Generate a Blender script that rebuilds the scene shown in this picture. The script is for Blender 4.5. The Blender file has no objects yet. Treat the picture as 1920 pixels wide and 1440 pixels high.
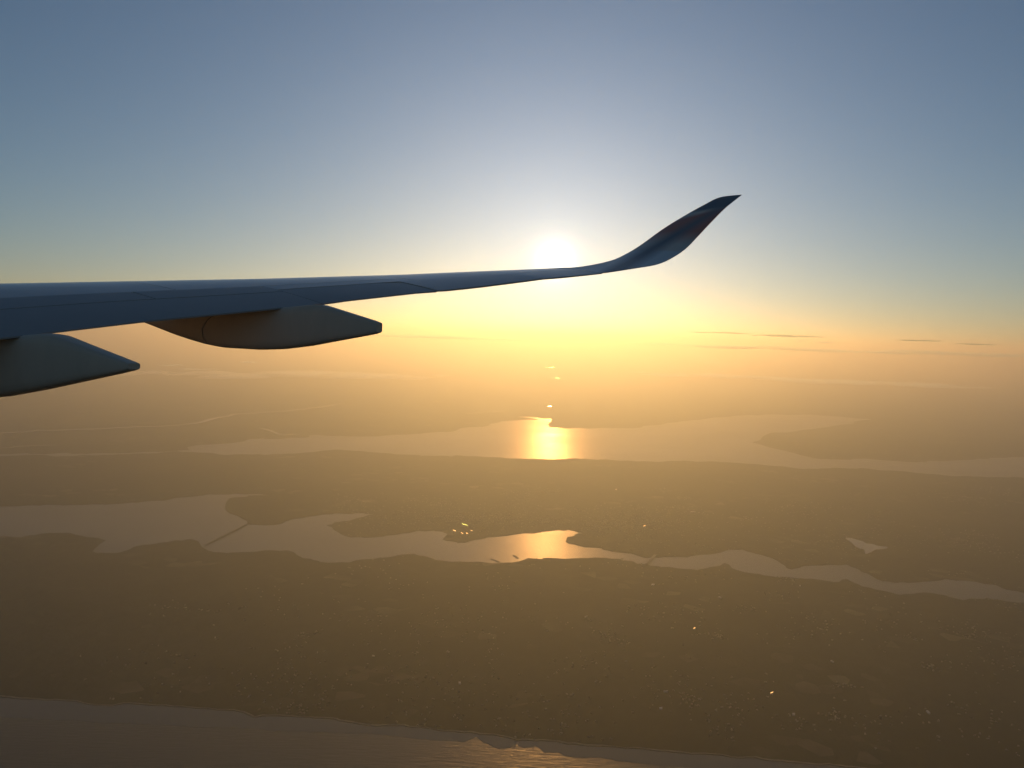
import bpy, bmesh, math, random
from mathutils import Vector, Matrix, noise
from mathutils.geometry import tessellate_polygon
random.seed(7)
C = bpy.context.scene
COL = C.collection

# ------------------------------------------------------------------ camera
H = 2500.0                       # cruising height over the water, metres
FPX = 1600.0                     # focal length in pixels of the 1920 px wide photograph
PITCH = math.radians(3.13)
ROLL = math.radians(1.72)
cd = bpy.data.cameras.new('camera')
cd.sensor_width = 36.0
cd.lens = 36.0 * FPX / 1920.0
cd.clip_start = 0.1
cd.clip_end = 2.0e6
cam = bpy.data.objects.new('camera', cd)
COL.objects.link(cam)
CP = Vector((0, 0, H))
CR = Matrix.Rotation(math.radians(90) - PITCH, 3, 'X') @ Matrix.Rotation(ROLL, 3, 'Z')
cam.matrix_world = Matrix.Translation(CP) @ CR.to_4x4()
C.camera = cam

def ray(x, y):
    return (CR @ Vector(((x - 960) / FPX, -(y - 720) / FPX, -1))).normalized()

def ground(x, y, z=0.0):
    d = ray(x, y)
    t = (z - H) / d.z
    return Vector((d.x * t, d.y * t))

# ------------------------------------------------------------------ light
SUN = ray(1041, 489)
SEL = math.asin(SUN.z)
SAZ = math.atan2(SUN.x, SUN.y)
w = bpy.data.worlds.new('World')
C.world = w
w.use_nodes = True
nt = w.node_tree
nt.nodes.clear()
N = nt.nodes.new
out = N('ShaderNodeOutputWorld')
bg = N('ShaderNodeBackground')
bg.inputs[1].default_value = 0.083
sky = N('ShaderNodeTexSky')
sky.sky_type = 'NISHITA'
sky.sun_disc = False
sky.sun_elevation = SEL
sky.sun_rotation = SAZ
sky.altitude = 2000
sky.air_density = 1.0
sky.dust_density = 1.0
sky.ozone_density = 2.3
nt.links.new(sky.outputs[0], bg.inputs[0])
# the sun's aureole: a function of the true angle from the sun
geo = N('ShaderNodeTexCoord')
dot = N('ShaderNodeVectorMath'); dot.operation = 'DOT_PRODUCT'
nrm = N('ShaderNodeVectorMath'); nrm.operation = 'NORMALIZE'
nt.links.new(geo.outputs['Generated'], nrm.inputs[0])
nt.links.new(nrm.outputs[0], dot.inputs[0])
dot.inputs[1].default_value = SUN
clampn = N('ShaderNodeMath'); clampn.operation = 'MINIMUM'; clampn.inputs[1].default_value = 1.0
nt.links.new(dot.outputs['Value'], clampn.inputs[0])
ac = N('ShaderNodeMath'); ac.operation = 'ARCCOSINE'
nt.links.new(clampn.outputs[0], ac.inputs[0])
AUREOLE = [(math.radians(0.45), 6.0, (1.0, .95, .80)),
           (math.radians(2.4), .24, (1.0, .88, .62)),
           (math.radians(14.0), 0.50, (.42, .62, 1.0))]
prev = bg
for width, amp, colr in AUREOLE:
    dv = N('ShaderNodeMath'); dv.operation = 'DIVIDE'; dv.inputs[1].default_value = -width
    nt.links.new(ac.outputs[0], dv.inputs[0])
    ex = N('ShaderNodeMath'); ex.operation = 'EXPONENT'
    nt.links.new(dv.outputs[0], ex.inputs[0])
    ml = N('ShaderNodeMath'); ml.operation = 'MULTIPLY'; ml.inputs[1].default_value = amp
    nt.links.new(ex.outputs[0], ml.inputs[0])
    b2 = N('ShaderNodeBackground'); b2.inputs[0].default_value = (*colr, 1)
    nt.links.new(ml.outputs[0], b2.inputs[1])
    ad = N('ShaderNodeAddShader')
    nt.links.new(prev.outputs[0], ad.inputs[0]); nt.links.new(b2.outputs[0], ad.inputs[1])
    prev = ad
nt.links.new(prev.outputs[0], out.inputs[0])

sl = bpy.data.lights.new('sun', 'SUN')
sl.energy = 2.2
sl.angle = math.radians(0.53)
sl.color = (.90,.58,.19)
so = bpy.data.objects.new('sun', sl)
COL.objects.link(so)
so.rotation_euler = SUN.to_track_quat('Z', 'Y').to_euler()
so.location = (0, 0, H + 50)

C.view_settings.view_transform = 'Standard'
C.view_settings.look = 'None'
C.view_settings.gamma = 1
C.view_settings.use_curve_mapping = False
C.view_settings.exposure = -.35
C.render.engine = 'CYCLES'
C.cycles.use_denoising = True
C.cycles.max_bounces = 8
C.cycles.volume_bounces = 4
C.cycles.sample_clamp_indirect = 6.0

# ------------------------------------------------------------------ helpers
def link(o, parent=None):
    COL.objects.link(o)
    if parent is not None:
        o.parent = parent
    return o

def mesh(name, V, F, mat=None, parent=None, smooth=False):
    me = bpy.data.meshes.new(name)
    me.from_pydata([tuple(v) for v in V], [], F)
    bm = bmesh.new(); bm.from_mesh(me)
    bmesh.ops.recalc_face_normals(bm, faces=bm.faces)
    bm.to_mesh(me); bm.free()
    if mat: me.materials.append(mat)
    if smooth:
        for p in me.polygons: p.use_smooth = True
    return link(bpy.data.objects.new(name, me), parent)

def tag(o, label=None, cat=None, group=None, kind=None):
    if label: o['label'] = label
    if cat: o['category'] = cat
    if group: o['group'] = group
    if kind: o['kind'] = kind
    return o

def empty(name, loc=(0, 0, 0)):
    o = bpy.data.objects.new(name, None)
    o.location = loc
    return link(o)

class Mat:
    def __init__(s, name, base=(.5, .5, .5), rough=.5, metal=0.0, spec=None):
        s.m = bpy.data.materials.new(name); s.m.use_nodes = True
        s.t = s.m.node_tree; s.b = s.t.nodes['Principled BSDF']
        s.b.inputs['Base Color'].default_value = (*base, 1)
        s.b.inputs['Roughness'].default_value = rough
        s.b.inputs['Metallic'].default_value = metal
        if spec is not None: s.b.inputs['Specular IOR Level'].default_value = spec
    def n(s, t): return s.t.nodes.new(t)
    def l(s, a, b): s.t.links.new(a, b)
    def coord(s, scale=(1, 1, 1), rot=(0, 0, 0), which='Object'):
        tc = s.n('ShaderNodeTexCoord'); mp = s.n('ShaderNodeMapping')
        mp.inputs['Scale'].default_value = scale; mp.inputs['Rotation'].default_value = rot
        s.l(tc.outputs[which], mp.inputs[0]); return mp.outputs[0]
    def noise(s, vec, scale, detail=4, rough=.5):
        n = s.n('ShaderNodeTexNoise'); n.inputs['Scale'].default_value = scale
        n.inputs['Detail'].default_value = detail; n.inputs['Roughness'].default_value = rough
        s.l(vec, n.inputs['Vector']); return n.outputs[0]
    def ramp(s, fac, stops):
        r = s.n('ShaderNodeValToRGB'); e = r.color_ramp.elements
        while len(e) < len(stops): e.new(.5)
        for k, (p, c) in enumerate(stops): e[k].position = p; e[k].color = (*c, 1)
        s.l(fac, r.inputs[0]); return r.outputs[0]
    def mix(s, fac, a, b, mode='MIX'):
        m = s.n('ShaderNodeMix'); m.data_type = 'RGBA'; m.blend_type = mode
        for sock, v in ((m.inputs[0], fac), (m.inputs[6], a), (m.inputs[7], b)):
            if hasattr(v, 'links'): s.l(v, sock)
            elif isinstance(v, (int, float)): sock.default_value = v
            else: sock.default_value = (*v, 1)
        return m.outputs[2]
    def bump(s, h, strength, dist):
        b = s.n('ShaderNodeBump'); b.inputs['Strength'].default_value = strength
        b.inputs['Distance'].default_value = dist
        s.l(h, b.inputs['Height']); s.l(b.outputs[0], s.b.inputs['Normal'])

# ------------------------------------------------------------------ materials
def land_material(name, tone):
    m = Mat(name, rough=.9, spec=.15)
    v = m.coord()
    big = m.noise(v, 1 / 2600, 6, .6)
    fine = m.noise(v, 1 / 170, 5, .65)
    wood = m.ramp(big, [(.38, tuple(c * tone for c in (.016, .022, .012))), (.50, tuple(c * tone for c in (.045, .045, .028))), (.62, tuple(c * tone for c in (.095, .082, .052)))])
    vo = m.n('ShaderNodeTexVoronoi'); vo.inputs['Scale'].default_value = 1 / 150
    m.l(v, vo.inputs['Vector'])
    sep = m.n('ShaderNodeSeparateColor'); m.l(vo.outputs['Color'], sep.inputs[0])
    fieldmask = m.ramp(sep.outputs[0], [(.83, (0, 0, 0)), (.92, (.9, .9, .9))])
    zone = m.ramp(m.noise(v, 1 / 1500, 3), [(.50, (0, 0, 0)), (.60, (1, 1, 1))])
    fm = m.mix(1.0, fieldmask, zone, 'MULTIPLY')
    field = m.ramp(sep.outputs[1], [(0, (.045, .04, .028)), (1, (.13, .11, .075))])
    c = m.mix(fm, wood, field)
    c = m.mix(.55, c, m.ramp(fine, [(.3, (.45, .45, .45)), (.7, (1.35, 1.35, 1.35))]), 'MULTIPLY')
    m.l(c, m.b.inputs['Base Color'])
    m.bump(fine, .7, 14)
    return m.m

M_land = land_material('woodland', 0.35)
M_sand = Mat('beach_sand', (.22, .20, .16), .9).m

def water_material(name, rough, wave, dist, bstr, stretch=(1, 1, 1), rot=0.0):
    m = Mat(name, (.012, .02, .022), rough)
    m.b.inputs['IOR'].default_value = 1.333
    v = m.coord(scale=stretch, rot=(0, 0, rot))
    n1 = m.noise(v, 1 / wave, 6, .6)
    m.bump(n1, bstr, dist)
    pat = m.noise(m.coord(), 1 / 1800, 5, .55)
    rr = m.n('ShaderNodeMapRange')
    rr.inputs[1].default_value = .3; rr.inputs[2].default_value = .7
    rr.inputs[3].default_value = rough * .9; rr.inputs[4].default_value = rough * 1.1
    m.l(pat, rr.inputs[0]); m.l(rr.outputs[0], m.b.inputs['Roughness'])
    return m.m

_a, _b = ground(820, 1375), ground(1060, 1440)
WAVE = -math.atan2(_b.y - _a.y, _b.x - _a.x)
M_sea = water_material('open_sea_water', .33, 22, 3.6, 1.0, (.16, 1, 1), WAVE)
M_calm = water_material('sheltered_water', .16, 80, .3, .2)
M_river = water_material('river_water', .34, 60, .35, .25)
M_bay = water_material('bay_water', .34, 120, .2, .2)

# paint and metal of the wing
def paint(name, base, rough=.35, var=.06, coat=0.0):
    m = Mat(name, base, rough)
    v = m.coord(scale=(1, 1, 1))
    n1 = m.noise(v, 1.3, 5, .6)
    lo = tuple(c * (1 - var) for c in base); hi = tuple(min(1, c * (1 + var)) for c in base)
    streak = m.noise(m.coord(scale=(.5, 9, 1)), 1.0, 4, .6)
    c = m.mix(.5, m.ramp(n1, [(.3, lo), (.7, hi)]), m.ramp(streak, [(.3, lo), (.7, hi)]))
    m.l(c, m.b.inputs['Base Color'])
    rr = m.n('ShaderNodeMapRange'); rr.inputs[3].default_value = rough * .85; rr.inputs[4].default_value = rough * 1.15
    m.l(n1, rr.inputs[0]); m.l(rr.outputs[0], m.b.inputs['Roughness'])
    m.b.inputs['Coat Weight'].default_value = coat
    m.b.inputs['Coat Roughness'].default_value = .10
    return m
M_skin = paint('grey_wing_paint', (.40, .35, .31), .36, var=.03, coat=.5).m
M_flap = paint('composite_panel_paint', (.34, .30, .27), .40, var=.03, coat=.15).m
M_slat = paint('leading_edge_metal', (.50, .51, .53), .25, var=.03, coat=1.0).m
M_fair = paint('glow_tinted_fairing_paint', (.62, .49, .37), .48).m  # grey fairing with warm glow and glare put into its base colour
M_under = paint('wing_core_grey', (.30, .30, .30), .5).m
M_seal = Mat('dark_sealant', (.012, .012, .014), .7).m

# ------------------------------------------------------------------ land and water
def frac(poly, amp, step, seed=0.0):
    """roughen a shoreline (world xy points): subdivide, then push about with fractal noise"""
    outp = []
    n = len(poly)
    for i in range(n - 1):
        a, b = poly[i], poly[i + 1]
        L = (b - a).length
        k = max(1, min(160, int(L / step)))
        for j in range(k):
            outp.append(a.lerp(b, j / k))
    outp.append(poly[-1])
    res = []
    for p in outp:
        r = p.length / 9000.0
        A = amp * max(.4, min(3.0, r))
        d = Vector((0, 0))
        for wl, k in ((520, .8), (190, .75), (70, .45)):
            wl *= max(.6, r)
            d += Vector((noise.noise(Vector((p.x / wl, p.y / wl, seed))), noise.noise(Vector((p.x / wl, p.y / wl, seed + 9))))) * A * k * 2
        res.append(p + d)
    return res

def px(pts):
    return [ground(x, y) for x, y in pts]

def smooth(pts, k=4):
    """Catmull-Rom through the world points"""
    P = [pts[0]] + list(pts) + [pts[-1]]
    o = []
    for i in range(1, len(P) - 2):
        a, b, c, d = P[i - 1], P[i], P[i + 1], P[i + 2]
        for j in range(k):
            t = j / k
            o.append(.5 * ((2 * b) + (c - a) * t + (2 * a - 5 * b + 4 * c - d) * t * t + (3 * b - a - 3 * c + d) * t ** 3))
    o.append(pts[-1])
    return o

def plate(name, outline, z, depth, mat, kind='structure'):
    V = [Vector((p.x, p.y, z)) for p in outline]
    tris = tessellate_polygon([V])
    n = len(V)
    F = [tuple(t) for t in tris]
    if depth > 0:
        V = V + [Vector((p.x, p.y, z - depth)) for p in outline]
        F += [(i, (i + 1) % n, n + (i + 1) % n, n + i) for i in range(n)]
    me = bpy.data.meshes.new(name)
    me.from_pydata([tuple(v) for v in V], [], F)
    bm = bmesh.new(); bm.from_mesh(me)
    for f in bm.faces:
        f.normal_update()
        if abs(f.normal.z) > .5 and f.normal.z < 0: f.normal_flip()
    bm.to_mesh(me); bm.free()
    me.materials.append(mat)
    o = link(bpy.data.objects.new(name, me))
    return tag(o, kind=kind)

FAR = 300000.0
# the sheet of water under everything
plate('water', [Vector((-FAR, -60000)), Vector((FAR, -60000)), Vector((FAR, FAR)), Vector((-FAR, FAR))], 0, 0, M_bay)

south_shore = [(-420, 1010), (-200, 1014), (0, 1006), (50, 1005), (60, 1001), (100, 997), (125, 998), (145, 1003), (185, 1007),
    (200, 1012), (195, 1018), (180, 1025), (175, 1032), (185, 1036), (230, 1036), (250, 1028), (270, 1021), (310, 1017),
    (360, 1013), (378, 1014), (385, 1025), (395, 1033), (430, 1037), (480, 1035), (530, 1033), (545, 1038), (565, 1047),
    (590, 1051), (640, 1053), (665, 1053), (700, 1048), (730, 1044), (772, 1038), (790, 1044), (810, 1050), (860, 1052),
    (900, 1055), (930, 1057), (955, 1055), (985, 1048), (1010, 1048), (1040, 1050), (1090, 1047), (1130, 1045),
    (1165, 1048), (1200, 1057), (1225, 1061), (1270, 1067), (1310, 1071), (1340, 1063), (1360, 1057), (1375, 1060),
    (1400, 1073), (1430, 1080), (1500, 1085), (1560, 1091), (1588, 1087), (1605, 1092), (1640, 1107), (1700, 1117),
    (1735, 1114), (1770, 1117), (1800, 1124), (1850, 1120), (1900, 1128), (1920, 1131), (2120, 1150), (2500, 1190)]
sea_shore = [(-700, 1265), (-300, 1285), (0, 1306), (80, 1310), (150, 1313), (200, 1322), (240, 1320), (300, 1321), (360, 1326),
    (420, 1331), (460, 1338), (480, 1344), (500, 1342), (560, 1343), (620, 1348), (660, 1355), (710, 1360), (760, 1361),
    (820, 1368), (880, 1373), (940, 1382), (985, 1388), (1030, 1390), (1100, 1396), (1200, 1404), (1320, 1414),
    (1500, 1430), (1700, 1448), (1920, 1470), (2500, 1520)]
north_shore = [(-420, 955), (-200, 952), (0, 950), (110, 948), (220, 945), (300, 940), (350, 932), (400, 928), (450, 928), (500, 929),
    (425, 936), (413, 950), (414, 957), (440, 970), (458, 978), (462, 985), (480, 987), (520, 983), (545, 973), (600, 967),
    (640, 964), (709, 963), (660, 975), (618, 985), (613, 987), (625, 995), (655, 1008), (680, 1009), (735, 1004),
    (780, 996), (810, 994), (835, 996), (843, 1001), (835, 1010), (842, 1014), (870, 1017), (900, 1013), (930, 1007),
    (955, 1001), (990, 999), (1030, 996), (1048, 994), (1065, 995), (1090, 1000), (1078, 1007), (1062, 1010), (1058, 1016),
    (1066, 1021), (1090, 1025), (1120, 1027), (1150, 1034), (1190, 1039), (1215, 1046), (1225, 1045), (1300, 1044),
    (1340, 1038), (1375, 1030), (1397, 1029), (1430, 1040), (1455, 1050), (1480, 1067), (1510, 1062), (1540, 1058),
    (1570, 1058), (1600, 1065), (1640, 1080), (1655, 1089), (1700, 1091), (1760, 1085), (1810, 1089), (1860, 1097),
    (1900, 1108), (1920, 1112), (2120, 1125), (2500, 1160)]
bay_near = [(-420, 852), (-100, 854), (0, 855), (200, 854), (330, 848), (370, 848), (420, 852), (500, 853), (560, 850), (600, 846),
    (625, 843), (680, 846), (740, 851), (800, 856), (840, 857), (845, 854), (900, 856), (960, 858), (993, 860),
    (1030, 862), (1080, 861), (1150, 864), (1200, 865), (1340, 866), (1420, 872), (1500, 879), (1540, 879), (1590, 876),
    (1640, 880), (1720, 885), (1770, 892), (1850, 896), (1920, 896), (2300, 905), (2700, 915)]
bay_far = [(-420, 849), (-100, 851), (0, 852), (200, 850.5), (330, 845.5), (372, 843), (365, 838), (400, 832), (440, 831), (480, 825), (560, 820),
    (600, 817), (680, 819), (760, 814), (860, 808), (868, 802), (900, 799), (940, 790), (985, 788), (1002, 787),
    (985, 784), (962, 781), (1000, 783), (1032, 786), (1030, 792), (1022, 795), (1028, 801), (1060, 804), (1120, 803),
    (1200, 803), (1260, 790), (1400, 778), (1520, 777), (1640, 787), (1560, 800), (1450, 812), (1412, 828), (1460, 845),
    (1520, 858), (1560, 862), (1640, 861), (1700, 867), (1800, 864), (1860, 858), (1920, 856), (2300, 866), (2700, 880)]

S_south = frac(px(south_shore), 42, 28, 1)
S_sea = frac(smooth(px(sea_shore)), 22, 30, 2)
S_north = frac(px(north_shore), 46, 32, 3)
S_near = frac(px(bay_near), 55, 70, 4)
S_far = frac(px(bay_far), 70, 160, 5)

plate('coastal_land', S_south + S_sea[::-1], 4, 5, M_land)
plate('midland', S_near + S_north[::-1], 4, 5, M_land)
plate('far_land', S_far + [Vector((FAR * .99, 60000)), Vector((FAR * .99, FAR * .99)), Vector((-FAR * .99, FAR * .99)), Vector((-FAR * .99, 60000))], 4, 5, M_land)

# river surface: its own sheet over the water below, so it can carry its own ripples
plate('river', [p for p in px([(-600, 935), (480, 915), (760, 950), (1300, 1015), (1900, 1075), (2700, 1120), (2700, 1240), (1900, 1150), (1300, 1090), (900, 1075), (300, 1055), (-600, 1050)])], 1.0, 0, M_river)

def strip(name, line, w0, w1, z, mat, side_seed, kind='structure'):
    """ribbon on either side of a world line: w0 to the left, w1 to the right"""
    V, F = [], []
    n = len(line)
    for i, p in enumerate(line):
        a = line[max(0, i - 1)]; b = line[min(n - 1, i + 1)]
        t = (b - a).normalized(); nn = Vector((-t.y, t.x))
        k = .7 + .6 * noise.noise(Vector((p.x / 300, p.y / 300, side_seed)))
        V += [Vector((*(p + nn * w0 * k), z)), Vector((*(p - nn * w1 * k), z))]
    F = [(2 * i, 2 * i + 1, 2 * i + 3, 2 * i + 2) for i in range(n - 1)]
    o = mesh(name, V, F, mat)
    return tag(o, kind=kind)

# open sea south of the coast: rough water, a calm band along the beach, a sandy beach
M_surf = Mat('sea_foam', (.42, .42, .40), .8).m
sea_out = [Vector((6000, -3000)), Vector((-9000, -3000))]
plate('sea', [p for p in smooth(px([(-900, 1262), (0, 1298), (800, 1358), (1500, 1420), (2700, 1530)]))] + [Vector((9000, -20000)), Vector((-20000, -20000))], 0.8, 0, M_sea)
calm_edge = [(-700, 1300), (0, 1345), (300, 1360), (560, 1372), (690, 1376), (760, 1382), (830, 1388), (868, 1392), (884, 1386), (892, 1382), (900, 1390), (912, 1398),
    (935, 1404), (955, 1403), (965, 1394), (972, 1390), (970, 1398), (984, 1404), (996, 1402), (1004, 1399), (1016, 1408), (1024, 1412), (1045, 1411), (1062, 1418), (1090, 1421), (1120, 1420), (1160, 1427), (1300, 1442),
    (1600, 1480), (2500, 1600)]
plate('sheltered_water', frac(smooth(px(sea_shore)), 22, 30, 2) + frac(px(calm_edge), 14, 16, 6)[::-1], 1.3, 0, M_calm)
strip('beach', S_sea, 4, 16, 4.6, M_sand, 3)

# far channels and lake, seen as pale threads
M_chan = water_material('channel_water', .22, 90, .2, .2)
for k, (pts, wd) in enumerate([
        ([(-300, 822), (0, 812), (130, 806), (300, 799), (380, 790), (430, 780), (480, 775), (560, 768), (640, 757)], 90),
        ([(-100, 842), (0, 839), (60, 836), (110, 834)], 40),
        ([(484, 804), (505, 810), (530, 815), (556, 814.5)], 60),
        ([(860, 775), (900, 773), (945, 770)], 60)]):
    strip('channel' if k < 2 else 'creek', frac(smooth(px(pts)), 60, 300, 20 + k), wd, wd, 4.5, M_chan, k)
lake = [(1592, 1012), (1600, 1011), (1622, 1017), (1645, 1020), (1668, 1025), (1655, 1029), (1640, 1032), (1632, 1038), (1626, 1033), (1610, 1029), (1600, 1020)]
plate('lake', frac(smooth(px(lake)), 70, 40, 30), 4.5, 0, M_chan)
for k, (x, y, w_) in enumerate([(1032, 689, 9), (1044, 709, 4), (1038, 762, 2.5), (1120, 743, 6), (890, 711, 10)]):
    plate('lake', frac(px([(x - w_, y), (x, y - 1.0), (x + w_, y - .4), (x + w_ * .6, y + .8), (x, y + .8)]), 60, 400, 40 + k), 4.5, 0, M_chan)

# ------------------------------------------------------------------ wing
PSI = math.radians(30)
OUT = Vector((math.sin(PSI), math.cos(PSI), 0))       # away from the fuselage
FWD = Vector((-math.cos(PSI), math.sin(PSI), 0))      # towards the nose
UP = Vector((0, 0, 1))

def interp(x, tab):
    if x <= tab[0][0]: 
        (a, b), (c, d) = tab[0], tab[1]
        return b + (x - a) * (d - b) / (c - a)
    for (a, b), (c, d) in zip(tab, tab[1:]):
        if x <= c: return b + (x - a) * (d - b) / (c - a)
    (a, b), (c, d) = tab[-2], tab[-1]
    return d + (x - c) * (d - b) / (c - a)

def imx(D, F):
    """column in the photograph of a point D outboard and F ahead (height hardly matters)"""
    p = OUT * D + FWD * F
    q = CR.transposed() @ Vector((p.x, p.y, 0))
    return 960 + FPX * q.x / -q.z

def height(D, F, y):
    """height above the eye of the point that shows at row y"""
    p = OUT * D + FWD * F
    lo, hi = -20.0, 20.0
    for _ in range(50):
        mid = (lo + hi) / 2
        q = CR.transposed() @ Vector((p.x, p.y, mid))
        yy = 720 - FPX * q.y / -q.z
        if yy > y: lo = mid
        else: hi = mid
    return (lo + hi) / 2

def te_F(D): return 18.7 - .4 * D
def chord(D): return interp(D, [(3, 9.2), (8.5, 6.6), (14, 4.9), (20, 3.2), (23.4, 2.35)])
TE_Y = [(-400, 668), (0, 636), (95, 624.5), (275, 603), (430, 588), (600, 571), (640, 565), (800, 547), (812, 545.6), (818, 547.2), (900, 538.5), (978, 528.5), (1030, 521.5), (1087, 517), (1135, 511.5), (1160, 508.5)]
TOP_Y = [(-900, 545), (-400, 538), (0, 532.5), (300, 527), (480, 524), (640, 519), (744, 516), (900, 509), (1000, 505), (1100, 499), (1130, 494)]

def thick(c):
    """half thickness of the section as a fraction of chord, c = 0 at the leading edge"""
    return 5 * .105 * (.2969 * math.sqrt(max(c, 0)) - .126 * c - .3516 * c * c + .2843 * c ** 3 - .1015 * c ** 4)
def camber(c): return .018 * (1 - (2 * c - 1) ** 2)

_cache = {}
def station(D):
    k = round(D, 4)
    if k in _cache: return _cache[k]
    F0 = te_F(D); ch = chord(D)
    zte = height(D, F0, interp(imx(D, F0), TE_Y))
    # raise the leading edge until the crest of the upper surface meets the seen upper outline
    lo, hi = -3.0, 5.0
    for _ in range(40):
        mid = (lo + hi) / 2
        best = -1e9
        for c in (.02, .05, .1, .15, .2, .3, .4, .5):
            F = F0 + ch * (1 - c)
            z = zte + (mid - zte) * (1 - c) + (thick(c) + camber(c)) * ch
            want = height(D, F, interp(imx(D, F), TOP_Y))
            best = max(best, z - want)
        if best > 0: hi = mid
        else: lo = mid
    _cache[k] = (F0, ch, zte, (lo + hi) / 2)
    return _cache[k]

def wing_pt(D, c, side=1, off=0.0):
    F0, ch, zte, zle = station(D)
    F = F0 + ch * (1 - c)
    z = zte + (zle - zte) * (1 - c) + camber(c) * ch + side * (thick(c) * ch + .012 + off)
    return OUT * D + FWD * F + UP * z

wing = empty('airplane_wing', CP + OUT * 3 + FWD * 20)
tag(wing, 'grey swept airliner wing with upturned dark winglet crossing in front of the sun', 'airplane wing')
WB = wing.location.copy()
def wm(name, V, F, mat, parent=None, smooth=True):
    if parent is None:
        o = mesh(name, [v + CP - WB for v in V], F, mat, wing, smooth)
    else:
        o = mesh(name, [v + CP - WB for v in V], F, mat, parent, smooth)
    return o

def frange(a, b, n): return [a + (b - a) * i / n for i in range(n + 1)]
DTIP = 22.0
# core of the wing: the lower skin and the dark body seen in the panel joints
Ds = frange(1.5, DTIP, 60)
cs = [.5 * (1 - math.cos(math.pi * i / 16)) for i in range(17)]
V, F = [], []
for D in Ds:
    for c in cs[::-1]: V.append(wing_pt(D, c, 1, -.035 if 0 < c < 1 else -.012))
    for c in cs[1:-1]: V.append(wing_pt(D, c, -1))
m_ = len(cs) * 2 - 2
for i in range(len(Ds) - 1):
    for j in range(m_):
        a, b = i * m_ + j, i * m_ + (j + 1) % m_
        F.append((a, b, b + m_, a + m_))
F.append(tuple(range(m_)))
F.append(tuple(range((len(Ds) - 1) * m_, len(Ds) * m_)))
core = wm('wing_box', V, F, M_under)
core.data.materials.append(M_seal)
nrm_up = 0
for p in core.data.polygons:
    if p.normal.z > .2: p.material_index = 1

def panel(name, D0, D1, c0, c1, mat, proud=0.0, gap=.011, slant=0.0, tail=False):
    nd = max(2, int((D1 - D0) / .5)); nc = max(2, int((c1 - c0) * 16) + 1)
    V, F = [], []
    for side_off in (proud, proud - .03):
        for i in range(nd + 1):
            for j in range(nc + 1):
                c = c0 + (c1 - c0) * j / nc
                D = D0 + gap + (D1 - D0 - 2 * gap) * i / nd
                ch = station(D)[1]
                g = gap / ch
                cc = min(max(c, c0 + g if c0 > 0 else c0), c1 - g if c1 < 1 else c1)
                V.append(wing_pt(D, cc, 1, side_off))
    w_ = nc + 1; o2 = (nd + 1) * w_
    for i in range(nd):
        for j in range(nc):
            a = i * w_ + j
            F.append((a, a + 1, a + w_ + 1, a + w_))
            F.append((o2 + a, o2 + a + w_, o2 + a + w_ + 1, o2 + a + 1))
    for i in range(nd):
        for j in (0, nc):
            a = i * w_ + j; F.append((a, a + w_, o2 + a + w_, o2 + a))
    for j in range(nc):
        for i in (0, nd):
            a = i * w_ + j; F.append((a, a + 1, o2 + a + 1, o2 + a))
    o = wm(name, V, F, mat)
    # flat rims, smooth faces
    for p in o.data.polygons[:]:
        p.use_smooth = True
    md = o.modifiers.new('edge', 'EDGE_SPLIT'); md.split_angle = math.radians(40)
    return o

FLAP_END = 14.15
AIL_MID = 16.93
AIL_END = 20.0
for a, b in ((1.6, 5.2), (5.2, 9.3), (9.3, 13.6), (13.6, 18.0), (18.0, DTIP)):
    panel('slat', a, b, .012, .13, M_slat, .002)
for a, b in ((1.6, 7.0), (7.0, 12.5), (12.5, 17.4), (17.4, DTIP)):
    panel('upper_skin', a, b, .13, .62 if a < 17 else .70, M_skin)
for a, b in ((1.6, 4.1), (4.1, 6.6), (6.6, 9.1), (9.1, 11.7), (11.7, FLAP_END)):
    panel('spoiler', a, b, .62, .76, M_flap, .004, .014)
panel('upper_skin', FLAP_END, 17.4, .62, .72, M_skin)
panel('flap', 1.6, 7.6, .76, 1.0, M_flap, 0, .012)
panel('flap', 7.6, FLAP_END, .76, 1.0, M_flap, 0, .012)
panel('aileron', FLAP_END, AIL_MID, .72, 1.0, M_flap, -.006, .018)
panel('aileron', AIL_MID, AIL_END, .70, 1.0, M_skin, .012, .02)
panel('wingtip_skin', AIL_END, DTIP, .70, 1.0, M_skin)

# ------------------------------------------------------------------ winglet
def at_px(x, y, depth):
    q = CR @ Vector(((x - 960) / FPX, -(y - 720) / FPX, -1)) * depth
    return q
lead = [None, (1008, 513.5, 25.9), (1045, 511, 26.3), (1085, 505.5, 26.7), (1128, 496, 27.1), (1158, 485.5, 27.5), (1196, 464, 27.9), (1243, 430, 28.2), (1285, 404, 28.4), (1318, 385.5, 28.5), (1350, 370, 28.5), (1390.5, 365, 28.2)]
trail = [None, (1140, 510.8, 24.2), (1160, 508.2, 24.5), (1182, 504.8, 24.8), (1208, 500.8, 25.2), (1232, 496.3, 25.6), (1256, 486.5, 26.1), (1285, 467.5, 26.7), (1310, 442, 27.2), (1334, 416.5, 27.6), (1361, 389.5, 27.9), (1391, 365.6, 28.1)]
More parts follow.
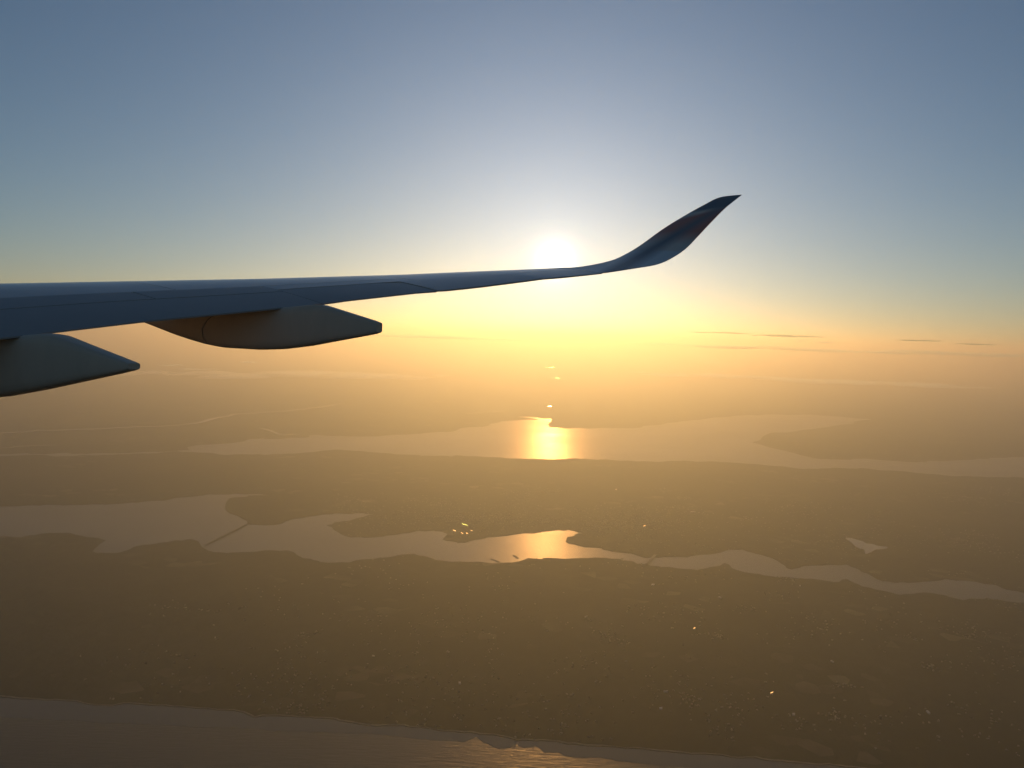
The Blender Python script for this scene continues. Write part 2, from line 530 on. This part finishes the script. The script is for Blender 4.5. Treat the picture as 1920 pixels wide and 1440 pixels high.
# start of the blade = the last section of the wing
def cr(P, t):
    i = min(int(t), len(P) - 2); u = t - i
    g = lambda k: P[max(0, min(len(P) - 1, k))]
    a, b, c, d = g(i - 1), g(i), g(i + 1), g(i + 2)
    return .5 * ((2 * b) + (c - a) * u + (2 * a - 5 * b + 4 * c - d) * u * u + (3 * b - a - 3 * c + d) * u ** 3)
Lp = [wing_pt(DTIP - .02, 0, 1)] + [at_px(*p) for p in lead[1:]]
Tp = [wing_pt(DTIP - .02, 1, 1)] + [at_px(*p) for p in trail[1:]]
NS = 66
cs2 = [.5 * (1 - math.cos(math.pi * i / 12)) for i in range(13)]
V, F = [], []
ringn = len(cs2) * 2 - 2
for i in range(NS + 1):
    t = i / NS * (len(Lp) - 1)
    L, T = cr(Lp, t), cr(Tp, t)
    t2 = min(t + .05, len(Lp) - 1); t1 = max(t - .05, 0)
    along = ((cr(Lp, t2) + cr(Tp, t2)) - (cr(Lp, t1) + cr(Tp, t1)))
    chv = T - L; ch = chv.length
    nn = along.cross(chv)
    if nn.length > 1e-9: nn.normalize()
    if nn.dot(-(L + T)) < 0: nn = -nn          # towards the cabin = inner / upper face
    if i == 0:
        nn = UP
    th = .9 if i > 6 else 1.0
    for c in cs2[::-1]: V.append(L + chv * c + nn * (thick(c) * th + camber(c) * (1 - i / NS)) * ch)
    for c in cs2[1:-1]: V.append(L + chv * c - nn * thick(c) * th * ch)
for i in range(NS):
    for j in range(ringn):
        a, b = i * ringn + j, i * ringn + (j + 1) % ringn
        F.append((a, b, b + ringn, a + ringn))
F.append(tuple(range(ringn))); F.append(tuple(range(NS * ringn, (NS + 1) * ringn)))

# livery of the winglet: root, blade, red bands, dark stripe; lens glare painted into the pale tones
mw = Mat('winglet_paint', (.05, .05, .06), .45)
tc = mw.n('ShaderNodeTexCoord'); sp = mw.n('ShaderNodeSeparateXYZ')
mw.l(tc.outputs['Object'], sp.inputs[0])
def P_obj(x, y, depth=27.8): return at_px(x, y, depth) + CP - WB
def line_mask(p, q, soft=.05):
    """0..1 across a line in the blade's own plane (object x, z): 1 above it"""
    a, b = P_obj(*p), P_obj(*q)
    dx, dz = b.x - a.x, b.z - a.z
    L = math.hypot(dx, dz); nx, nz = -dz / L, dx / L
    if nz < 0: nx, nz = -nx, -nz
    m1 = mw.n('ShaderNodeMath'); m1.operation = 'MULTIPLY'; m1.inputs[1].default_value = nx
    m2 = mw.n('ShaderNodeMath'); m2.operation = 'MULTIPLY_ADD'; m2.inputs[1].default_value = nz
    mw.l(sp.outputs['X'], m1.inputs[0]); mw.l(sp.outputs['Z'], m2.inputs[0]); mw.l(m1.outputs[0], m2.inputs[2])
    r = mw.n('ShaderNodeMapRange'); c0 = nx * a.x + nz * a.z
    r.inputs[1].default_value = c0 - soft; r.inputs[2].default_value = c0 + soft
    mw.l(m2.outputs[0], r.inputs[0]); return r.outputs[0]
def mul(a, b):
    m = mw.n('ShaderNodeMath'); m.operation = 'MULTIPLY'; mw.l(a, m.inputs[0]); mw.l(b, m.inputs[1]); return m.outputs[0]
def inv(a):
    m = mw.n('ShaderNodeMath'); m.operation = 'SUBTRACT'; m.inputs[0].default_value = 1; mw.l(a, m.inputs[1]); return m.outputs[0]
root = (.80, .77, .74); glare_blade = (.76, .65, .56); tipc = (.24, .24, .26); red = (.62, .26, .20)  # root, blade and red raised to carry veiling glare in the paint
col = mw.mix(line_mask((1150, 470), (1275, 479), .03), root, glare_blade)
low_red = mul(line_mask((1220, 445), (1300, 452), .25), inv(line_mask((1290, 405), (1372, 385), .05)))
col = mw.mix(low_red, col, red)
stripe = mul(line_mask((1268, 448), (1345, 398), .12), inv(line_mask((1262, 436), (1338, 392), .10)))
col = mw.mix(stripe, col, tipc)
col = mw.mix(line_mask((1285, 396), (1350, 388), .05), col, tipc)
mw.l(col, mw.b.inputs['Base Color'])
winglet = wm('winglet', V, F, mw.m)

# position light in the root of the winglet
lens = Mat('lit_lens', (.9, .9, .85), .1)
lens.b.inputs['Emission Color'].default_value = (1, .93, .8, 1)
lens.b.inputs['Emission Strength'].default_value = 6
pl = at_px(1089, 508.5, 25.9)
V, F = [], []
for i in range(5):
    for j in range(10):
        a = math.pi / 2 * i / 4; b = 2 * math.pi * j / 10
        V.append(pl + OUT * .09 * math.cos(a) * math.cos(b) + FWD * .08 * math.cos(a) * math.sin(b) + UP * .09 * math.sin(a))
for i in range(4):
    for j in range(10):
        a = i * 10 + j; b = i * 10 + (j + 1) % 10
        F.append((a, b, b + 10, a + 10))
F.append(tuple(range(10)))
wm('position_light', V, F, lens.m)

# ------------------------------------------------------------------ flap track fairings
def fairing(D0, ftail, fnose, top, bot, halfw, seamF):
    """body lofted along the line of flight; top and bot give the rows of its outline in the photograph by column"""
    def ring(F, shrink=1.0):
        x = imx(D0, F)
        zt = height(D0, F, interp(x, top)); zb = height(D0, F, interp(x, bot))
        u = (F - ftail) / (fnose - ftail)
        wv = halfw * min(1, .30 + 1.6 * u) * min(1.0, .12 + 3.2 * (1 - u))
        zc, hz = (zt + zb) / 2, (zt - zb) / 2
        R = []
        for k in range(24):
            a = 2 * math.pi * k / 24
            s, c = math.sin(a), math.cos(a)
            e = .36
            R.append(OUT * (D0 + wv * shrink * math.copysign(abs(c) ** e, c)) + FWD * F + UP * (zc + hz * shrink * math.copysign(abs(s) ** (.55 if s < 0 else .40), s)))
        return R
    def loft(Fs, capped=True, sh=None):
        V, Fc = [], []
        for i, F in enumerate(Fs):
            V += ring(F, 1.0 if sh is None else sh[i])
        for i in range(len(Fs) - 1):
            for j in range(24):
                a, b = i * 24 + j, i * 24 + (j + 1) % 24
                Fc.append((a, b, b + 24, a + 24))
        Fc.append(tuple(range(24))); Fc.append(tuple(range((len(Fs) - 1) * 24, len(Fs) * 24)))
        return V, Fc
    body = [ftail, ftail + .02, ftail + .06] + frange(ftail + .12, seamF, 22)
    V, F = loft(body, sh=[.94, .98, 1.0] + [1.0] * 23)
    # the joint between the moving aft body and the fixed nose bows forward: shear the ring by height
    def bow(V, i0):
        for k in range(i0, i0 + 24):
            pass
    zr = ring(seamF); zlo = min(p.z for p in zr); zhi = max(p.z for p in zr)
    def warp(p, base):
        f = p.dot(FWD)
        wgt = max(0.0, 1 - abs(f - seamF) / 1.3)
        u = (p.z - (zlo + zhi) / 2) / ((zhi - zlo) / 2)
        return p + FWD * wgt * (.34 * (1 - min(1.0, u * u)) - .10 * u)
    V = [warp(p, 0) for p in V]
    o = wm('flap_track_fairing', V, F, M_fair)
    md = o.modifiers.new('edge', 'EDGE_SPLIT'); md.split_angle = math.radians(50)
    nose = [seamF + .045] + frange(seamF + .06, fnose, 14)
    V2, F2 = loft(nose)
    V2 = [warp(p, 0) for p in V2]
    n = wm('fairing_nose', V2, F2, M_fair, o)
    md = n.modifiers.new('edge', 'EDGE_SPLIT'); md.split_angle = math.radians(50)
    # dark recessed joint ring
    V3, F3 = loft([seamF - .05, seamF + .09], sh=[.975, .975])
    V3 = [warp(p, 0) for p in V3]
    wm('joint_seal', V3, F3, M_seal, o)
    return o

def F_of(D, x):
    lo, hi = 0.0, 40.0
    for _ in range(50):
        mid = (lo + hi) / 2
        if imx(D, mid) > x: lo = mid
        else: hi = mid
    return (lo + hi) / 2

DA = 13.5
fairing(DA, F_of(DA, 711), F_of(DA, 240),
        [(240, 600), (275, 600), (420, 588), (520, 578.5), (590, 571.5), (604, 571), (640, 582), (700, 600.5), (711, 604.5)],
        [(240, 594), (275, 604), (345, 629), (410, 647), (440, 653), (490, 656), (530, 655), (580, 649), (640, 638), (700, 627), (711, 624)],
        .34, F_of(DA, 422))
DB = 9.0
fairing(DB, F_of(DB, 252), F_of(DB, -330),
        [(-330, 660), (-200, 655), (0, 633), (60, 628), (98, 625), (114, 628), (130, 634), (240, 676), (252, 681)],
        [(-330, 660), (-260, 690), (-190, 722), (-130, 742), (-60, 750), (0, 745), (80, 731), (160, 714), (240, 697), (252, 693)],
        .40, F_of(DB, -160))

# ------------------------------------------------------------------ clouds
M_cloud = Mat('cloud_white', (.85, .84, .82), 1.0, spec=0)
M_cloud.b.inputs['Subsurface Weight'].default_value = 0
M_puff = bpy.data.materials.new('cloud_vapour'); M_puff.use_nodes = True
_t = M_puff.node_tree; _t.nodes.clear()
_o = _t.nodes.new('ShaderNodeOutputMaterial'); _v = _t.nodes.new('ShaderNodeVolumePrincipled')
_v.inputs['Color'].default_value = (.99, .99, .99, 1); _v.inputs['Density'].default_value = .012; _v.inputs['Anisotropy'].default_value = .6
_t.links.new(_v.outputs[0], _o.inputs['Volume'])
tr = M_cloud.n('ShaderNodeBsdfTranslucent'); tr.inputs[0].default_value = (.85, .84, .82, 1)
mx = M_cloud.n('ShaderNodeMixShader'); mx.inputs[0].default_value = .55
M_cloud.l(M_cloud.b.outputs[0], mx.inputs[1]); M_cloud.l(tr.outputs[0], mx.inputs[2])
M_cloud.l(mx.outputs[0], M_cloud.t.nodes['Material Output'].inputs[0])
M_cloud = M_cloud.m
def cloud(cx, cy, wpx, hpx, dist, label, n=9, seed=0, mat=None):
    rnd = random.Random(seed)
    d = ray(cx, cy); c = CP + d * (dist / math.hypot(d.x, d.y))
    right = Vector((d.y, -d.x, 0)).normalized()
    W_ = wpx / FPX * dist; Hh = hpx / FPX * dist
    bm = bmesh.new()
    for k in range(n):
        u = (k + .5) / n * 2 - 1
        s = (1 - .75 * u * u) * rnd.uniform(.55, 1.1)
        M = Matrix.Translation(right * (u * W_ / 2) + Vector((0, 1, 0)) * rnd.uniform(-.3, .3) * W_ / 4 + UP * rnd.uniform(-.25, .25) * Hh) \
            @ Matrix.Diagonal((W_ / n * 1.5 * s, W_ / n * 2.0 * s, Hh * .5 * s, 1))
        bmesh.ops.create_icosphere(bm, subdivisions=3, radius=1, matrix=M)
    for v in bm.verts:
        q = v.co
        f = noise.fractal(Vector((q.x / (W_ / n * 1.4), q.y / (W_ / n * 1.4), q.z / (Hh * .6) + seed)), .8, 2.1, 4)
        v.co += Vector((f * W_ / n * .35, f * W_ / n * .35, f * Hh * .22))
    me = bpy.data.meshes.new('cloud'); bm.to_mesh(me); bm.free()
    me.materials.append(mat or M_cloud)
    for p in me.polygons: p.use_smooth = True
    o = link(bpy.data.objects.new('cloud', me)); o.location = c
    return tag(o, label, 'cloud', 'small clouds along the horizon haze')
cloud(1350, 623.8, 120, 2.0, 30000, 'thin grey cloud streak nearest the sun, just above the horizon haze', 9, 1)
cloud(1478, 629.8, 120, 3.0, 27000, 'darkest long cloud streak right of the winglet above the horizon', 12, 2)
cloud(1500, 638.5, 18, 4.0, 16000, 'small bright cloud puff right under the dark streak', 5, 3, M_puff)

cloud(1722, 638.5, 70, 1.8, 26000, 'faint cloud streak toward the right end of the horizon', 8, 4)
cloud(1832, 645.5, 60, 1.6, 26000, 'faint cloud streak farthest right above the horizon', 8, 5)
cloud(1545, 642, 34, 2.6, 16000, 'ragged row of bright puffs right of the small bright puff', 7, 6, M_puff)
cloud(322, 684.5, 46, 3.6, 9000, 'bright wispy cloud between the two pods under the wing', 9, 7, M_puff)
cloud(372, 692, 70, 2.2, 9500, 'long thin bright cloud wisp trailing right of the puff between the pods', 10, 8, M_puff)
cloud(468, 679, 36, 2.4, 10000, 'small pale cloud wisp below the middle of the larger pod', 7, 9, M_puff)

M_bank = bpy.data.materials.new('cloud_bank_vapour'); M_bank.use_nodes = True
_t = M_bank.node_tree; _t.nodes.clear()
_o = _t.nodes.new('ShaderNodeOutputMaterial'); _v = _t.nodes.new('ShaderNodeVolumePrincipled')
_v.inputs['Color'].default_value = (.99, .98, .97, 1); _v.inputs['Density'].default_value = .0012; _v.inputs['Anisotropy'].default_value = .6
_t.links.new(_v.outputs[0], _o.inputs['Volume'])
cloud(1560, 656, 760, 7, 26000, 'long pale veil of low cloud below the dark streaks at right', 14, 11, M_bank)
cloud(860, 634, 600, 5, 30000, 'thin glowing veil of low cloud right under the sun', 12, 12, M_bank)
cloud(520, 702, 640, 9, 15000, 'faint broad veil of low cloud below the larger pod', 13, 13, M_bank)
cloud(1500, 712, 620, 8, 15000, 'faint low cloud veil nearest the far bay at right', 13, 14, M_bank)

# ------------------------------------------------------------------ buildings on the land
def simple(name, c, rough=.5, metal=0.0): return Mat(name, c, rough, metal).m
M_wall = simple('pale_wall', (.45, .42, .38), .8)
M_roof = simple('metal_roof', (.50, .46, .42), .42, .9)
M_flat = simple('pale_roof', (.60, .57, .52), .7)
M_green = simple('green_roof', (.0, .50, .14), .42, 1.0)
SUNXY = SUN.normalized()
def building(x, y, L, W_, hgt, glint, label, roofmat=None, name='warehouse'):
    g = ground(x, y); base = Vector((g.x, g.y, 4.0))
    e = empty(name, base)
    k = .7 if y > 1090 else 1.15
    L *= k; W_ *= k
    view = (CP - base).normalized()
    # ridge square to the line of sight, so that one roof slope can throw the sunlight back at the eye
    n = (view + SUNXY).normalized()
    az = math.atan2(n.x, n.y)
    pitch = math.acos(n.z) if glint else math.radians(random.uniform(2, 9))
    if not glint: az += random.uniform(-.8, .8)
    fy = Vector((math.sin(az), math.cos(az), 0)); fx = Vector((fy.y, -fy.x, 0))
    a, b = L / 2, W_ / 2
    rise = math.tan(pitch) * W_
    P = lambda u, v, z: fx * u + fy * v + UP * z
    V = [P(-a, -b, 0), P(a, -b, 0), P(a, b, 0), P(-a, b, 0), P(-a, -b, hgt + rise), P(a, -b, hgt + rise), P(a, b, hgt), P(-a, b, hgt)]
    mesh('wall', V, [(0, 1, 5, 4), (1, 2, 6, 5), (2, 3, 7, 6), (3, 0, 4, 7)], M_wall, e)
    o = 1.0
    V = [P(-a - o, -b - o, hgt + rise + .1), P(a + o, -b - o, hgt + rise + .1), P(a + o, b + o, hgt - .1), P(-a - o, b + o, hgt - .1)]
    V += [v + UP * .5 for v in V]
    mesh('roof', V, [(0, 1, 2, 3), (4, 5, 6, 7), (0, 1, 5, 4), (1, 2, 6, 5), (2, 3, 7, 6), (3, 0, 4, 7)], roofmat or (M_roof if glint else M_flat), e)
    return tag(e, label, 'building', 'large buildings scattered over the dark land')
BL = [
 (1302, 1181, 34, 20, 1, 'bright glinting roof alone in the middle of the near land'),
 (1447, 1303, 30, 22, 1, 'brightest orange-white roof on the right part of the near land'),
 (1239, 1331, 34, 26, 0, 'broad pale orange roof close above the sea shore, right of centre'),
 (1248, 1299, 14, 40, 0, 'narrow pale roof just above the broad orange one near the sea shore'),
 (1099, 1158, 46, 18, 0, 'pale long roof left of the lone glinting one on the near land'),
 (1224, 1098, 60, 40, 0, 'pale bluish roof near the small road bridge on the near bank'),
 (1488, 1342, 40, 22, 0, 'dull pink roof low on the right of the near land'),
 (1560, 1242, 46, 14, 0, 'faint reddish roof right of centre on the near land'),
 (862, 1283, 40, 20, 0, 'pale pinkish roof above the sea shore left of centre'),
 (840, 1224, 30, 12, 0, 'faint small roof left of centre on the near land'),
 (1208, 988.5, 40, 26, 1, 'bright glinting roof on the far bank right of the golden water'),
 (1155, 919, 34, 22, 1, 'tiny glinting roof farthest inland above the golden water'),
 (1299, 961, 70, 30, 0, 'pale roof inland on the right of the far bank'),
 (852, 997.5, 34, 30, 1, 'leftmost of the glinting white roofs on the wooded point'),
 (866, 1002, 34, 22, 1, 'second glinting white roof from the left on the wooded point'),
 (876, 1002.5, 30, 24, 1, 'third glinting white roof from the left on the wooded point'),
 (884, 997, 22, 20, 1, 'rightmost small glinting roof on the wooded point'),
 (1500, 1100, 40, 16, 0, 'pale roof beside the river on the right'),
 (1350, 1122, 50, 24, 0, 'dull pale roof below the river bend on the right'),
 (1740, 1338, 60, 18, 0, 'faint roof at the lower right of the near land'),
 (700, 1232, 30, 14, 0, 'faint small roof at the left of the near land'),
]
for i, (x, y, L, W_, g, lab) in enumerate(BL):
    building(x, y, L, W_, 9, bool(g), lab)
building(871.5, 987, 42, 62, 9, True, 'bright green glinting roof on the wooded point behind the white roofs', M_green, 'hall')

# the countless small roofs of the towns: one mass
rnd = random.Random(5)
V, F = [], []
def house(p, z=4.0):
    L, W_, h_ = rnd.uniform(8, 20), rnd.uniform(7, 12), rnd.uniform(4, 7)
    a = rnd.uniform(0, math.pi)
    fx = Vector((math.cos(a), math.sin(a), 0)); fy = Vector((-fx.y, fx.x, 0))
    b = Vector((p.x, p.y, z)); k = len(V)
    for zz in (0, h_):
        for u, v in ((-1, -1), (1, -1), (1, 1), (-1, 1)):
            V.append(b + fx * u * L / 2 + fy * v * W_ / 2 + UP * zz)
    V.append(b + fx * -L / 2 + UP * (h_ + W_ * .3)); V.append(b + fx * L / 2 + UP * (h_ + W_ * .3))
    F.extend([(k, k + 1, k + 5, k + 4), (k + 1, k + 2, k + 6, k + 9, k + 5), (k + 2, k + 3, k + 7, k + 6), (k + 3, k, k + 4, k + 8, k + 7),
              (k + 4, k + 5, k + 9, k + 8), (k + 6, k + 7, k + 8, k + 9)])
def inside(p, poly):
    c = False; n = len(poly); j = n - 1
    for i in range(n):
        a, b = poly[i], poly[j]
        if (a.y > p.y) != (b.y > p.y) and p.x < (b.x - a.x) * (p.y - a.y) / (b.y - a.y) + a.x: c = not c
        j = i
    return c
poly_a = smooth(px(south_shore), 1) + smooth(px(sea_shore), 1)[::-1]
poly_b = smooth(px(bay_near), 1) + smooth(px(north_shore), 1)[::-1]
centres = []
for k in range(120):
    x = rnd.uniform(300, 1920); y = rnd.uniform(1070, 1400)
    centres.append((x, y, rnd.uniform(40, 260), rnd.randint(4, 24)))
for k in range(70):
    x = rnd.uniform(600, 1900); y = rnd.uniform(915, 1060)
    centres.append((x, y, rnd.uniform(80, 380), rnd.randint(8, 50)))
for k in range(30):
    centres.append((rnd.gauss(900, 110), rnd.gauss(972, 10), rnd.uniform(80, 400), 30))
    centres.append((rnd.gauss(1190, 60), rnd.gauss(980, 12), rnd.uniform(80, 400), 30))
for x, y, r, n in centres:
    c = ground(x, y)
    for _ in range(n):
        p = c + Vector((rnd.gauss(0, r), rnd.gauss(0, r)))
        if inside(p, poly_a) or inside(p, poly_b): house(p)
M_houses = Mat('small_roofs', (.3, .27, .24), .6)
hn = M_houses.noise(M_houses.coord(), 1 / 60, 2)
M_houses.l(M_houses.ramp(hn, [(.35, (.06, .05, .04)), (.65, (.27, .24, .21))]), M_houses.b.inputs['Base Color'])
o = mesh('town_roofs', V, F, M_houses.m)
tag(o, 'countless tiny pale roofs scattered in clusters over the dark land', 'houses', kind='stuff')

# ------------------------------------------------------------------ bridges and jetties
M_conc = simple('bridge_concrete', (.16, .15, .14), .8)
def boxm(name, a, b, width, z0, z1, mat, parent, base):
    t = (b - a).normalized(); n = Vector((-t.y, t.x))
    P = []
    for z in (z0, z1):
        for p, s in ((a, -1), (a, 1), (b, 1), (b, -1)):
            q = p + n * s * width / 2
            P.append(Vector((q.x, q.y, z)) - base)
    return mesh(name, P, [(0, 1, 2, 3), (4, 5, 6, 7), (0, 1, 5, 4), (1, 2, 6, 5), (2, 3, 7, 6), (3, 0, 4, 7)], mat, parent)
def bridge(p0, p1, width, label, npier):
    a, b = ground(*p0), ground(*p1)
    base = Vector((a.x, a.y, 1)); e = empty('bridge', base)
    boxm('deck', a, b, width, 11, 14, M_conc, e, base)
    for k in range(npier):
        u = (k + .5) / npier; c = a.lerp(b, u); t = (b - a).normalized() * 3
        boxm('pier', c - t, c + t, width * .7, 0.5, 11.1, M_conc, e, base)
    tag(e, label, 'bridge')
bridge((462, 984), (384, 1023), 34, 'long dark causeway bridge crossing the wide river at the left', 14)
bridge((1229, 1042), (1212, 1059), 34, 'short dark road bridge over the narrow river right of the golden water', 6)
def jetty(p0, p1, label):
    a, b = ground(*p0), ground(*p1)
    base = Vector((a.x, a.y, 1)); e = empty('jetty', base)
    boxm('deck', a, b, 22, 2, 4, M_conc, e, base)
    t = (b - a).normalized()
    for k in range(5):
        c = a.lerp(b, (k + .5) / 5)
        boxm('pile', c - t * 2, c + t * 2, 18, .3, 2.1, M_conc, e, base)
    tag(e, label, 'jetty')
jetty((936, 1054), (921, 1048), 'dark jetty on the near bank at the left end of the golden water')
jetty((971, 1047), (963, 1041), 'small dark jetty standing out in the golden water')

# ------------------------------------------------------------------ haze
me = bpy.data.meshes.new('haze')
X, Y0, Y1, Z0, Z1 = FAR + 1000, -61000, FAR + 1000, -1.5, H + 440
P = [(-X, Y0, Z0), (X, Y0, Z0), (X, Y1, Z0), (-X, Y1, Z0), (-X, Y0, Z1), (X, Y0, Z1), (X, Y1, Z1), (-X, Y1, Z1)]
me.from_pydata(P, [], [(0, 3, 2, 1), (4, 5, 6, 7), (0, 1, 5, 4), (1, 2, 6, 5), (2, 3, 7, 6), (3, 0, 4, 7)])
hm = bpy.data.materials.new('haze'); hm.use_nodes = True
hn = hm.node_tree; hn.nodes.clear()
ho = hn.nodes.new('ShaderNodeOutputMaterial'); pv = hn.nodes.new('ShaderNodeVolumePrincipled')
pv.inputs['Density'].default_value = 0.000050
pv.inputs['Color'].default_value = (.72,.77,.74,1)
pv.inputs['Absorption Color'].default_value = (1.0,.22,.0,1)
pv.inputs['Anisotropy'].default_value = .69
hn.links.new(pv.outputs[0], ho.inputs['Volume'])
me.materials.append(hm)
hz = link(bpy.data.objects.new('haze', me)); hz['kind'] = 'stuff'
